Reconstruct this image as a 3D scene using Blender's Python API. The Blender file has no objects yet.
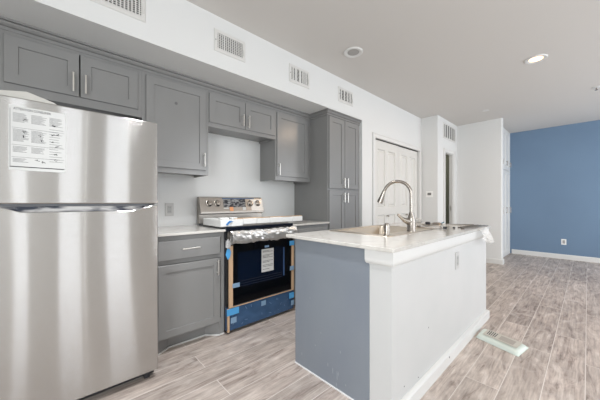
import bpy, bmesh, math, random
from mathutils import Vector, Matrix, noise
random.seed(7)
S = bpy.context.scene
C = S.collection
PI = math.pi

# ------------------------------------------------------------------ camera
cd = bpy.data.cameras.new('camera'); cam = bpy.data.objects.new('camera', cd); C.objects.link(cam)
cam.location = (0, -2.781, 1.1465); cam.rotation_euler = (PI/2, 0, math.radians(-42.852))
cd.sensor_width = 36; cd.lens = 36*267.08/600; cd.shift_y = 2.6/600; cd.clip_start = .05
S.camera = cam

# ------------------------------------------------------------------ world + light
S.view_settings.view_transform = 'Standard'; S.view_settings.look = 'None'
S.view_settings.gamma = 1; S.view_settings.use_curve_mapping = False
S.view_settings.exposure = 0.2
w = bpy.data.worlds.new('daylight'); S.world = w; w.use_nodes = True
w.node_tree.nodes['Background'].inputs[0].default_value = (.80, .88, 1, 1)
w.node_tree.nodes['Background'].inputs[1].default_value = 1.0

def area(name, loc, rot, sx, sy, power, col=(1, 1, 1)):
    l = bpy.data.lights.new(name, 'AREA'); l.shape = 'RECTANGLE'; l.size = sx; l.size_y = sy
    l.energy = power; l.color = col
    o = bpy.data.objects.new(name, l); C.objects.link(o); o.location = loc; o.rotation_euler = rot
    return o
REAR = -5.2
# windows of the rear wall: (x0, x1), sill z, head z -- unseen, added for light; narrow ones band the fridge
WINS = [(-.50, -.28), (.10, .42), (.46, .50), (.75, 1.16), (2.3, 4.6), (5.0, 7.4)]
WZ = (.15, 2.60)
WPOW = 8.3
for a, b in WINS:
    area('window_daylight', ((a+b)/2, REAR+.03, (WZ[0]+WZ[1])/2), (PI/2, 0, 0), b-a-.01, WZ[1]-WZ[0]-.02,
         (4.6 if b < 2 else WPOW)*(b-a)*(WZ[1]-WZ[0]), (.96, .96, .955) if b < 2 else (.94, .97, 1))
LW = (-4.6, -2.7)   # unseen window of the left wall, made to light the end panel
area('window_daylight', (-1.67, sum(LW)/2, 1.4), (PI/2, 0, -PI/2), LW[1]-LW[0], 1.8, 76, (.93, .975, 1))
def spot(name, loc, power, cone, col=(.97, .98, 1)):
    l = bpy.data.lights.new(name, 'SPOT'); l.energy = power; l.spot_size = math.radians(cone); l.spot_blend = .8; l.shadow_soft_size = .07; l.color = col
    o = bpy.data.objects.new(name, l); C.objects.link(o); o.location = loc
spot('kitchen_downlight_beam', (.62, -1.62, 2.69), 74, 108)  # both spots added as unseen fill to brighten the kitchen floor
spot('kitchen_downlight_beam', (1.05, -1.30, 2.69), 74, 108)

area('hall_room_light', (5.58, -.30, 2.69), (0, 0, 0), .14, .14, 2.2, (1, .95, .88))  # added unseen fill that brightens the door jamb and sage walls
def ball(name, loc, rad, power, col):
    l = bpy.data.lights.new(name, 'POINT'); l.shadow_soft_size = rad; l.energy = power; l.color = col
    o = bpy.data.objects.new(name, l); C.objects.link(o); o.location = loc
ball('globe_lamp_light', (1.5, -4.1, 2.20), .15, 6, (.97, .98, 1))  # added unseen fill for the soffit and upper cabinets

# ------------------------------------------------------------------ helpers
def lin(c):
    return tuple(((v/255)/12.92 if v/255 <= .04045 else ((v/255+.055)/1.055)**2.4) for v in c)
def mat(name, col=(200, 200, 200), rough=.5, metal=0, spec=.5, emis=None, estr=0, bump=None, trans=0, aniso=0, alpha=1, coat=0):
    m = bpy.data.materials.new(name); m.use_nodes = True
    b = m.node_tree.nodes['Principled BSDF']
    b.inputs['Base Color'].default_value = (*lin(col), 1)
    b.inputs['Roughness'].default_value = rough; b.inputs['Metallic'].default_value = metal
    b.inputs['Specular IOR Level'].default_value = spec
    b.inputs['Coat Weight'].default_value = coat
    if emis: b.inputs['Emission Color'].default_value = (*lin(emis), 1); b.inputs['Emission Strength'].default_value = estr
    if trans: b.inputs['Transmission Weight'].default_value = trans
    if alpha < 1: b.inputs['Alpha'].default_value = alpha
    if bump:
        nt = m.node_tree; tc = nt.nodes.new('ShaderNodeTexCoord'); n = nt.nodes.new('ShaderNodeTexNoise')
        n.inputs['Scale'].default_value = bump[0]; bp = nt.nodes.new('ShaderNodeBump')
        bp.inputs['Strength'].default_value = bump[1]; bp.inputs['Distance'].default_value = bump[2] if len(bump) > 2 else .002
        nt.links.new(tc.outputs['Object'], n.inputs['Vector']); nt.links.new(n.outputs['Fac'], bp.inputs['Height'])
        nt.links.new(bp.outputs['Normal'], b.inputs['Normal'])
    return m
def mottle(m, c1, c2, scale=(2, 2, 2), detail=3, lo=.35, hi=.65, dist=0.):
    nt = m.node_tree; b = nt.nodes['Principled BSDF']
    tc = nt.nodes.new('ShaderNodeTexCoord'); mp = nt.nodes.new('ShaderNodeMapping'); mp.inputs['Scale'].default_value = scale
    n = nt.nodes.new('ShaderNodeTexNoise'); n.inputs['Scale'].default_value = 1; n.inputs['Detail'].default_value = detail
    n.inputs['Distortion'].default_value = dist
    r = nt.nodes.new('ShaderNodeValToRGB'); r.color_ramp.elements[0].position = lo; r.color_ramp.elements[1].position = hi
    r.color_ramp.elements[0].color = (*lin(c1), 1); r.color_ramp.elements[1].color = (*lin(c2), 1)
    nt.links.new(tc.outputs['Object'], mp.inputs[0]); nt.links.new(mp.outputs[0], n.inputs['Vector'])
    nt.links.new(n.outputs['Fac'], r.inputs[0]); nt.links.new(r.outputs[0], b.inputs['Base Color'])
    return m

M = {}
M['wall'] = mat('white_wall_paint', (220, 221, 220), .75, bump=(180, .08, .001))
M['ceil'] = mat('ceiling_paint', (208, 205, 201), .9, bump=(90, .15, .002))
M['blue'] = mottle(mat('blue_wall_paint', (110, 135, 165), .7), (108, 132, 158), (113, 138, 164), (.8, .8, .8))
M['green'] = mat('sage_room_paint', (158, 160, 144), .8)
M['trim'] = mat('white_trim_paint', (220, 220, 218), .4)
M['door'] = mat('door_paint', (214, 213, 209), .45)
M['cab'] = mottle(mat('grey_cabinet_paint', (140, 141, 143), .25), (134, 134, 133), (138, 138, 137), (3, 3, 1.5))
M['cabin'] = mat('cabinet_underside', (150, 148, 146), .6)
M['isl'] = mottle(mat('island_grey_panel', (132, 138, 147), .42), (127, 134, 144), (131, 138, 146), (4, 4, 2), 5)
M['iwhite'] = mottle(mat('island_white_drywall', (201, 202, 201), .6), (198, 199, 198), (203, 203, 202), (2, 2, 2))
M['nickel'] = mat('brushed_nickel', (164, 157, 149), .26, 1)
M['pull'] = mat('satin_pull', (222, 219, 214), .35, 1)
M['chrome'] = mat('chrome', (220, 220, 222), .12, 1)
M['black'] = mat('black_gap', (18, 18, 20), .6)
M['dark'] = mat('dark_plastic', (45, 45, 48), .45)
M['vent'] = mat('vent_enamel', (212, 211, 208), .5)
M['ventd'] = mat('duct_interior', (52, 52, 52), .8)  # dark tone painted for shade in vents and door gap; screws share it
M['grille_interior'] = mat('grille_interior', (120, 120, 118), .8)  # grey painted for shade behind the grille; thermostat screen shares it
M['plate'] = mat('wall_plate_plastic', (240, 240, 238), .4)
M['plateg'] = mat('grey_wall_plate', (192, 191, 189), .4)
M['recept'] = mat('receptacle_plastic', (170, 170, 168), .4)
M['card'] = mat('cardboard', (197, 166, 135), .8)
M['foam'] = mat('white_foam', (222, 222, 220), .8, bump=(120, .2, .002))
M['paper'] = mat('paper', (203, 204, 202), .7)
M['ink'] = mat('printing_ink', (38, 38, 42), .7)
M['inkl'] = mat('fine_print_ink', (84, 84, 88), .7)
M['tape'] = mat('blue_masking_tape', (78, 158, 214), .7)
M['tapel'] = mat('pale_tape', (128, 158, 186), .5)
M['film'] = mottle(mat('blue_protective_film', (50, 82, 120), .3), (46, 76, 110), (60, 92, 128), (9, 9, 14), 6, .3, .7)
M['glassb'] = mat('oven_glass', (6, 9, 14), .08, spec=.6)
M['glassn'] = mat('oven_window_film', (7, 19, 38), .14, spec=.5)
M['cook'] = mat('ceramic_cooktop', (16, 22, 34), .1)
M['orange'] = mat('orange_sticker', (226, 158, 110), .6)
M['wrap'] = mat('clear_wrap', (225, 225, 225), .2, .35, alpha=.75, bump=(60, 1, .01))
M['bag'] = mat('thin_plastic_bag', (232, 230, 226), .3, alpha=.5, bump=(40, .8, .01))
M['mint'] = mat('mint_wrapper', (206, 215, 207), .3, bump=(45, .5, .004))
M['label'] = mat('packet_label', (190, 186, 176), .5)
M['lamp'] = mat('lamp_lens', (255, 240, 225), .4, emis=(255, 205, 150), estr=2.6)
M['lampoff'] = mat('lamp_lens_off', (168, 166, 163), .5)
M['dustw'] = mat('plaster_dust', (225, 225, 225), .9)
M['glass'] = mat('window_glass', (255, 255, 255), .0, trans=1)

# brushed steel: the grain runs sideways, so its tiny grooves tip the normal up and down only
def steel(name, col, rough, tilt):
    m = mat(name, col, rough, 1)
    nt = m.node_tree; L = nt.links; b = nt.nodes['Principled BSDF']; b.inputs['Anisotropic'].default_value = .9
    cx = nt.nodes.new('ShaderNodeCombineXYZ'); cx.inputs[2].default_value = 1
    L.new(cx.outputs[0], b.inputs['Tangent'])
    tc = nt.nodes.new('ShaderNodeTexCoord')
    wn = nt.nodes.new('ShaderNodeTexWhiteNoise'); wn.noise_dimensions = '3D'
    sc = nt.nodes.new('ShaderNodeVectorMath'); sc.operation = 'SCALE'; sc.inputs['Scale'].default_value = 5000
    L.new(tc.outputs['Object'], sc.inputs[0]); L.new(sc.outputs[0], wn.inputs['Vector'])
    mr = nt.nodes.new('ShaderNodeMapRange'); mr.inputs[3].default_value = -tilt; mr.inputs[4].default_value = tilt
    L.new(wn.outputs['Value'], mr.inputs[0])
    # faint dents in the sheet, long and upright
    mp = nt.nodes.new('ShaderNodeMapping'); mp.inputs['Scale'].default_value = (9, 1, .5); L.new(tc.outputs['Object'], mp.inputs[0])
    n = nt.nodes.new('ShaderNodeTexNoise'); n.inputs['Scale'].default_value = 1; n.inputs['Detail'].default_value = 1; L.new(mp.outputs[0], n.inputs['Vector'])
    m2 = nt.nodes.new('ShaderNodeMapRange'); m2.inputs[3].default_value = -.012; m2.inputs[4].default_value = .012; L.new(n.outputs['Fac'], m2.inputs[0])
    c2 = nt.nodes.new('ShaderNodeCombineXYZ'); L.new(mr.outputs[0], c2.inputs[2]); L.new(m2.outputs[0], c2.inputs[0])
    ge = nt.nodes.new('ShaderNodeNewGeometry'); ad = nt.nodes.new('ShaderNodeVectorMath'); ad.operation = 'ADD'
    L.new(ge.outputs['Normal'], ad.inputs[0]); L.new(c2.outputs[0], ad.inputs[1])
    nm = nt.nodes.new('ShaderNodeVectorMath'); nm.operation = 'NORMALIZE'; L.new(ad.outputs[0], nm.inputs[0])
    L.new(nm.outputs[0], b.inputs['Normal'])
    return m
M['steel'] = steel('brushed_steel', (192, 191, 189), .10, .30)
M['steel2'] = mat('range_steel', (162, 156, 149), .3, 1)
M['sink'] = mat('sink_steel', (206, 195, 180), .36, 1)

def quartz():
    m = mat('white_quartz', (224, 221, 216), .13, spec=.5)
    nt = m.node_tree; b = nt.nodes['Principled BSDF']
    tc = nt.nodes.new('ShaderNodeTexCoord'); n = nt.nodes.new('ShaderNodeTexNoise')
    n.inputs['Scale'].default_value = 2.2; n.inputs['Detail'].default_value = 4; n.inputs['Distortion'].default_value = 1.2
    r = nt.nodes.new('ShaderNodeValToRGB'); e = r.color_ramp.elements
    e[0].position = .47; e[0].color = (*lin((207, 204, 198)), 1); e[1].position = .53; e[1].color = (*lin((207, 204, 198)), 1)
    k = e.new(.5); k.color = (*lin((196, 192, 186)), 1)
    nt.links.new(tc.outputs['Object'], n.inputs['Vector']); nt.links.new(n.outputs['Fac'], r.inputs[0]); nt.links.new(r.outputs[0], b.inputs['Base Color'])
    return m
M['quartz'] = quartz()

def floor_mat():
    m = mat('wood_look_plank_floor', (165, 150, 140), .42, spec=.45)
    nt = m.node_tree; L = nt.links; b = nt.nodes['Principled BSDF']
    tc = nt.nodes.new('ShaderNodeTexCoord')
    mp = nt.nodes.new('ShaderNodeMapping'); mp.inputs['Location'].default_value = (.44, 2.23+.18*20, 0)
    L.new(tc.outputs['Object'], mp.inputs[0])
    br = nt.nodes.new('ShaderNodeTexBrick'); br.offset = .37; br.offset_frequency = 2
    for k, v in (('Scale', 1), ('Mortar Size', .0022), ('Mortar Smooth', .2), ('Bias', 0), ('Brick Width', 1.22), ('Row Height', .18)):
        br.inputs[k].default_value = v
    br.inputs['Color1'].default_value = (0, 0, 0, 1); br.inputs['Color2'].default_value = (1, 1, 1, 1); br.inputs['Mortar'].default_value = (.5, .5, .5, 1)
    L.new(mp.outputs[0], br.inputs['Vector'])
    # per-plank offset of the grain
    sc = nt.nodes.new('ShaderNodeVectorMath'); sc.operation = 'SCALE'; sc.inputs['Scale'].default_value = 7.3
    L.new(br.outputs['Color'], sc.inputs[0])
    ad = nt.nodes.new('ShaderNodeVectorMath'); ad.operation = 'ADD'
    L.new(mp.outputs[0], ad.inputs[0]); L.new(sc.outputs[0], ad.inputs[1])
    g = nt.nodes.new('ShaderNodeMapping'); g.inputs['Scale'].default_value = (1.6, 9.5, 1); L.new(ad.outputs[0], g.inputs[0])
    n = nt.nodes.new('ShaderNodeTexNoise'); n.inputs['Scale'].default_value = 1.7; n.inputs['Detail'].default_value = 7
    n.inputs['Roughness'].default_value = .7; n.inputs['Distortion'].default_value = 1.1; L.new(g.outputs[0], n.inputs['Vector'])
    r = nt.nodes.new('ShaderNodeValToRGB'); e = r.color_ramp.elements
    e[0].position = .33; e[0].color = (*lin((134, 121, 113)), 1); e[1].position = .70; e[1].color = (*lin((208, 197, 190)), 1)
    k = e.new(.43); k.color = (*lin((172, 159, 151)), 1)
    k = e.new(.55); k.color = (*lin((190, 178, 169)), 1)
    L.new(n.outputs['Fac'], r.inputs[0])
    # fine grain streaks
    g2 = nt.nodes.new('ShaderNodeMapping'); g2.inputs['Scale'].default_value = (5, 90, 1); L.new(ad.outputs[0], g2.inputs[0])
    n2 = nt.nodes.new('ShaderNodeTexNoise'); n2.inputs['Scale'].default_value = 1; n2.inputs['Detail'].default_value = 4; L.new(g2.outputs[0], n2.inputs['Vector'])
    mx = nt.nodes.new('ShaderNodeMix'); mx.data_type = 'RGBA'; mx.blend_type = 'OVERLAY'; mx.inputs[0].default_value = .42
    L.new(r.outputs[0], mx.inputs[6]); L.new(n2.outputs['Fac'], mx.inputs[7])
    # broad worn patches
    g4 = nt.nodes.new('ShaderNodeMapping'); g4.inputs['Scale'].default_value = (3.2, 6.5, 1); L.new(ad.outputs[0], g4.inputs[0])
    n4 = nt.nodes.new('ShaderNodeTexNoise'); n4.inputs['Scale'].default_value = 1.3; n4.inputs['Detail'].default_value = 5; n4.inputs['Roughness'].default_value = .65; n4.inputs['Distortion'].default_value = .8
    L.new(g4.outputs[0], n4.inputs['Vector'])
    p4 = nt.nodes.new('ShaderNodeMapRange'); p4.inputs[1].default_value = .35; p4.inputs[2].default_value = .65; p4.inputs[3].default_value = .84; p4.inputs[4].default_value = 1.07
    L.new(n4.outputs['Fac'], p4.inputs[0])
    t4 = nt.nodes.new('ShaderNodeVectorMath'); t4.operation = 'SCALE'; L.new(mx.outputs[2], t4.inputs[0]); L.new(p4.outputs[0], t4.inputs['Scale'])
    # plank tone
    hs = nt.nodes.new('ShaderNodeMapRange'); hs.inputs[3].default_value = .86; hs.inputs[4].default_value = 1.08
    sp = nt.nodes.new('ShaderNodeSeparateColor'); L.new(br.outputs['Color'], sp.inputs[0]); L.new(sp.outputs[0], hs.inputs[0])
    tv = nt.nodes.new('ShaderNodeVectorMath'); tv.operation = 'SCALE'; L.new(t4.outputs[0], tv.inputs[0]); L.new(hs.outputs[0], tv.inputs['Scale'])
    # dusty smears left by the builders
    n3 = nt.nodes.new('ShaderNodeTexNoise'); n3.inputs['Scale'].default_value = 3.1; n3.inputs['Detail'].default_value = 8; n3.inputs['Distortion'].default_value = 2.5
    L.new(tc.outputs['Object'], n3.inputs['Vector'])
    r3 = nt.nodes.new('ShaderNodeValToRGB'); r3.color_ramp.elements[0].position = .56; r3.color_ramp.elements[1].position = .78
    r3.color_ramp.elements[1].color = (.5, .5, .5, 1)
    L.new(n3.outputs['Fac'], r3.inputs[0])
    m2 = nt.nodes.new('ShaderNodeMix'); m2.data_type = 'RGBA'; L.new(r3.outputs[0], m2.inputs[0]); L.new(tv.outputs[0], m2.inputs[6])
    m2.inputs[7].default_value = (*lin((212, 205, 200)), 1)
    m3 = nt.nodes.new('ShaderNodeMix'); m3.data_type = 'RGBA'; L.new(br.outputs['Fac'], m3.inputs[0]); L.new(m2.outputs[2], m3.inputs[6])
    m3.inputs[7].default_value = (*lin((214, 207, 201)), 1)
    L.new(m3.outputs[2], b.inputs['Base Color'])
    return m
M['floor'] = floor_mat()

# ---- mesh builder
class MB:
    def __init__(s): s.bm = bmesh.new()
    def box(s, x0, x1, y0, y1, z0, z1, bev=0):
        r = bmesh.ops.create_cube(s.bm, size=1)
        for v in r['verts']:
            v.co = Vector(((x0+x1)/2+v.co.x*abs(x1-x0), (y0+y1)/2+v.co.y*abs(y1-y0), (z0+z1)/2+v.co.z*abs(z1-z0)))
        if bev:
            ed = {e for v in r['verts'] for e in v.link_edges}
            bmesh.ops.bevel(s.bm, geom=list(ed), offset=bev, segments=2, profile=.5, affect='EDGES')
        return s
    def cyl(s, p0, p1, r0, r1=None, n=20, caps=True):
        p0 = Vector(p0); p1 = Vector(p1); r1 = r0 if r1 is None else r1
        d = p1-p0; q = d.to_track_quat('Z', 'Y').to_matrix().to_4x4()
        bmesh.ops.create_cone(s.bm, cap_ends=caps, segments=n, radius1=r0, radius2=r1, depth=d.length,
                              matrix=Matrix.Translation((p0+p1)/2) @ q)
        return s
    def tube(s, pts, rads, n=14, cap=True):
        pts = [Vector(p) for p in pts]
        if not hasattr(rads, '__len__'): rads = [rads]*len(pts)
        rings = []; up = None
        for i, p in enumerate(pts):
            t = (pts[min(i+1, len(pts)-1)]-pts[max(i-1, 0)]).normalized()
            if up is None: up = t.orthogonal().normalized()
            up = (up-t*up.dot(t)).normalized(); b = t.cross(up)
            rings.append([s.bm.verts.new(p+(up*math.cos(2*PI*k/n)+b*math.sin(2*PI*k/n))*rads[i]) for k in range(n)])
        for a, b_ in zip(rings, rings[1:]):
            for k in range(n): s.bm.faces.new((a[k], a[(k+1) % n], b_[(k+1) % n], b_[k]))
        if cap: s.bm.faces.new(rings[0][::-1]); s.bm.faces.new(rings[-1])
        return s
    def lathe(s, c, prof, n=24, axis='Z'):
        c = Vector(c); rings = []
        for r, h in prof:
            ring = []
            for k in range(n):
                a = 2*PI*k/n; u, v = r*math.cos(a), r*math.sin(a)
                o = {'Z': (u, v, h), 'Y': (u, h, v), 'X': (h, u, v)}[axis]
                ring.append(s.bm.verts.new(c+Vector(o)))
            rings.append(ring)
        for a, b_ in zip(rings, rings[1:]):
            for k in range(n): s.bm.faces.new((a[k], a[(k+1) % n], b_[(k+1) % n], b_[k]))
        s.bm.faces.new(rings[0][::-1]); s.bm.faces.new(rings[-1])
        return s
    def prism(s, pts, axis, a, b):
        # pts: 2D outline; axis: extrusion axis ('x': (y,z), 'y': (x,z), 'z': (x,y))
        f = {'x': lambda p, t: (t, p[0], p[1]), 'y': lambda p, t: (p[0], t, p[1]), 'z': lambda p, t: (p[0], p[1], t)}[axis]
        A = [s.bm.verts.new(f(p, a)) for p in pts]; B = [s.bm.verts.new(f(p, b)) for p in pts]
        s.bm.faces.new(A); s.bm.faces.new(B[::-1]); n = len(pts)
        for k in range(n): s.bm.faces.new((A[k], B[k], B[(k+1) % n], A[(k+1) % n]))
        return s
    def shaker(s, x0, x1, z0, z1, yb, yf, rail=.062, rec=.009):
        # frame-and-panel door; yf is the front (shown) side
        g = 1 if yf > yb else -1
        s_ = .002
        X = [x0, x0+rail, x0+rail+s_, x1-rail-s_, x1-rail, x1]; Z = [z0, z0+rail, z0+rail+s_, z1-rail-s_, z1-rail, z1]
        e = .0025
        def ring(i, j, y, d=0):
            return [s.bm.verts.new(p) for p in ((X[i]+d, y, Z[i]+d), (X[j]-d, y, Z[i]+d), (X[j]-d, y, Z[j]-d), (X[i]+d, y, Z[j]-d))]
        rs = [ring(0, 5, yb), ring(0, 5, yf-g*e), ring(0, 5, yf, e), ring(1, 4, yf), ring(2, 3, yf-g*rec)]
        s.bm.faces.new(rs[0])
        for a, b in zip(rs, rs[1:]):
            for k in range(4): s.bm.faces.new((a[k], a[(k+1) % 4], b[(k+1) % 4], b[k]))
        s.bm.faces.new(rs[-1])
        return s
    def build(s, name, m, parent=None, smooth=False, bevel=0, origin=None):
        bmesh.ops.recalc_face_normals(s.bm, faces=s.bm.faces)
        me = bpy.data.meshes.new(name)
        if origin is not None: bmesh.ops.translate(s.bm, verts=s.bm.verts, vec=-Vector(origin))
        s.bm.to_mesh(me); s.bm.free()
        me.materials.append(M[m] if isinstance(m, str) else m)
        if smooth:
            for p in me.polygons: p.use_smooth = True
        o = bpy.data.objects.new(name, me); C.objects.link(o)
        if origin is not None: o.location = origin
        if parent: 
            o.parent = parent
            if origin is None: o.matrix_parent_inverse = Matrix.Translation(-parent.location)
        if bevel:
            b = o.modifiers.new('bevel', 'BEVEL'); b.width = bevel; b.segments = 2; b.limit_method = 'ANGLE'
        return o
def smooth_angle(o, ang=40):
    for p in o.data.polygons: p.use_smooth = True
    o.data.set_sharp_from_angle(angle=math.radians(ang))
    return o
def split_loose(o):
    # every unconnected piece of a small part becomes a part of its own
    bm = bmesh.new(); bm.from_mesh(o.data); left = set(bm.verts); groups = []
    while left:
        v = left.pop(); st = [v]; g = [v]
        while st:
            for e in st.pop().link_edges:
                for w_ in e.verts:
                    if w_ in left: left.discard(w_); st.append(w_); g.append(w_)
        groups.append({v.index for v in g})
    bm.free()
    for g in groups[1:]:
        c = o.copy(); c.data = o.data.copy(); C.objects.link(c)
        keep(c, g)
    keep(o, groups[0])
def keep(o, g):
    bm = bmesh.new(); bm.from_mesh(o.data); bm.verts.ensure_lookup_table()
    bmesh.ops.delete(bm, geom=[v for v in bm.verts if v.index not in g], context='VERTS')
    bm.to_mesh(o.data); bm.free()
def tag(o, label, cat=None, group=None):
    o['label'] = label
    if cat: o['category'] = cat
    if group: o['group'] = group
    return o
def struct(o): o['kind'] = 'structure'; return o
def thing(name, label, cat, loc, group=None):
    o = bpy.data.objects.new(name, None); C.objects.link(o); o.location = loc; o.empty_display_size = .1
    return tag(o, label, cat, group)
def lab(o, l): o['label'] = l; return o
def dup_tree(o, parent=None):
    c = o.copy(); C.objects.link(c)
    if parent: c.parent = parent
    for ch in list(o.children): dup_tree(ch, c)
    return c

# ------------------------------------------------------------------ structure
H = 2.718; YS = .659; ZS = 2.286
struct(MB().box(-1.75, 7.75, REAR-.15, .6, -.06, 0).build('floor', 'floor'))
struct(MB().box(-1.75, 7.75, REAR-.15, .6, H, H+.1).build('ceiling', 'ceil'))
struct(MB().box(-1.75, 3.26, 0, .12, 0, H).build('wall_kitchen', 'wall'))
struct(MB().box(-1.75, 3.14, -YS, 0, ZS, H).build('wall_soffit', 'wall'))
# wall with the closet, opening 3.455 - 4.968
cw = MB(); cw.box(3.14, 3.455, -YS, -YS+.12, 0, H).box(4.968, 5.177, -YS, -YS+.12, 0, H).box(3.455, 4.968, -YS, -YS+.12, 2.10, H)
cw.box(3.14, 3.26, -YS+.12, 0, 0, H)
struct(cw.build('wall_closet', 'wall'))
struct(MB().box(3.26, 5.1, -.02, .1, 0, H).build('wall_closet_back', 'wall'))
struct(MB().box(5.057, 5.177, -.952, -YS, 0, H).build('wall_jog', 'wall'))
DX0, DX1, DZ = 5.40, 5.84, 2.10
hw = MB(); hw.box(5.177, DX0, -.952, -.892, 0, H).box(DX1, 6.2, -.952, -.892, 0, H).box(DX0, DX1, -.952, -.892, DZ, H)
struct(hw.build('wall_hall', 'wall'))
struct(MB().box(5.177, 6.3, .3, .42, 0, H).box(6.2, 6.3, -.892, .3, 0, H).box(5.1, 5.177, -.539, .3, 0, H).build('wall_hall_inner', 'green'))
# end wall facing the kitchen, with its rounded corner
bn = []
for k in range(7):
    a = PI/2*k/6; bn.append((6.098+.02-.02*math.cos(a), -1.70+.02-.02*math.sin(a)))
pts = [(6.098, -.952)] + bn + [(6.20, -1.70), (6.22, -1.68), (6.22, -.952)]
struct(smooth_angle(MB().prism(pts, 'z', 0, H).build('wall_end', 'wall'), 30))
struct(MB().box(7.62, 7.75, REAR, -.8, 0, H).build('wall_blue', 'blue'))
struct(MB().box(6.22, 7.62, -.95, -.83, 0, H).build('wall_cabinet_back', 'wall'))
# rear wall with its unseen windows, placed for their light
rw = MB(); xs = [-1.75]
for a, b in WINS: xs += [a, b]
xs.append(7.75)
for i in range(0, len(xs), 2): rw.box(xs[i], xs[i+1], REAR-.12, REAR, 0, H)
for a, b in WINS: rw.box(a, b, REAR-.12, REAR, 0, WZ[0]).box(a, b, REAR-.12, REAR, WZ[1], H)
struct(rw.build('wall_rear', 'wall'))
for i, (a, b) in enumerate(WINS):
    f = struct(MB().box(a, a+.015, REAR-.1, REAR-.02, *WZ).box(b-.015, b, REAR-.1, REAR-.02, *WZ).box(a+.015, b-.015, REAR-.1, REAR-.02, WZ[0], WZ[0]+.015).box(a+.015, b-.015, REAR-.1, REAR-.02, WZ[1]-.015, WZ[1]).build('window_%d' % (i+1), 'trim'))
    MB().box(a+.015, b-.015, REAR-.07, REAR-.06, WZ[0]+.015, WZ[1]-.015).build('glass_pane', 'glass', f)
lw = MB(); lw.box(-1.87, -1.75, REAR, LW[0], 0, H).box(-1.87, -1.75, LW[1], .12, 0, H).box(-1.87, -1.75, LW[0], LW[1], 0, .5).box(-1.87, -1.75, LW[0], LW[1], 2.3, H)
struct(lw.build('wall_left', 'wall'))
f = struct(MB().box(-1.85, -1.77, LW[0], LW[0]+.05, .5, 2.3).box(-1.85, -1.77, LW[1]-.05, LW[1], .5, 2.3).box(-1.85, -1.77, LW[0]+.05, LW[1]-.05, .5, .55).box(-1.85, -1.77, LW[0]+.05, LW[1]-.05, 2.25, 2.3).build('window_7', 'trim'))  # frame of the unseen left window
MB().box(-1.82, -1.81, LW[0]+.05, LW[1]-.05, .55, 2.25).build('glass_pane', 'glass', f)

# baseboards
def base_prof(t=.014, h=.095): return [(0, 0), (t, 0), (t, h-.015), (t-.004, h-.006), (.004, h), (0, h)]
def baseboard_y(name, x0, x1, yface, sgn=-1):
    return struct(MB().prism([(yface+sgn*p[0], p[1]) for p in base_prof()], 'x', x0, x1).build(name, 'trim'))
def baseboard_x(name, y0, y1, xface, sgn=-1):
    return struct(MB().prism([(xface+sgn*p[0], p[1]) for p in base_prof()], 'y', y0, y1).build(name, 'trim'))
baseboard_x('baseboard_blue', REAR, -1.61, 7.62)
baseboard_x('baseboard_end', -1.714, -.966, 6.098)
baseboard_y('baseboard_end_cap', 6.098, 6.22, -1.70)
baseboard_y('baseboard_hall', 5.2, DX0-.07, -.952)
baseboard_x('baseboard_jog', -.952, -.673, 5.057)
baseboard_y('baseboard_closet', 3.15, 3.39, -.659)
baseboard_y('baseboard_rear', -1.7, 7.6, REAR, 1)

# casings
def casing(name, x0, x1, zt, yf, wd=.065, t=.016):
    m = MB()
    m.prism([(x0-wd, 0), (x0, 0), (x0, zt), (x1, zt), (x1, 0), (x1+wd, 0), (x1+wd, zt+wd), (x0-wd, zt+wd)], 'y', yf-t, yf)
    m.prism([(x0-wd, 0), (x0-wd+.014, 0), (x0-wd+.014, zt+wd-.014), (x1+wd-.014, zt+wd-.014), (x1+wd-.014, 0), (x1+wd, 0), (x1+wd, zt+wd), (x0-wd, zt+wd)], 'y', yf-t-.006, yf-t)
    return struct(m.build(name, 'trim', bevel=.002))
casing('trim_1', 3.458, 4.965, 2.10, -YS)
casing('trim_2', DX0, DX1, DZ, -.952)
struct(MB().box(DX0, DX0+.012, -.95, -.892, 0, DZ).box(DX1-.012, DX1, -.95, -.892, 0, DZ).box(DX0+.012, DX1-.012, -.95, -.892, DZ-.012, DZ).build('trim_3', 'trim'))
hg = struct(MB().box(DX1-.015, DX1-.0122, -.935, -.905, .99, 1.07).build('trim_4', 'pull'))

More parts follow.
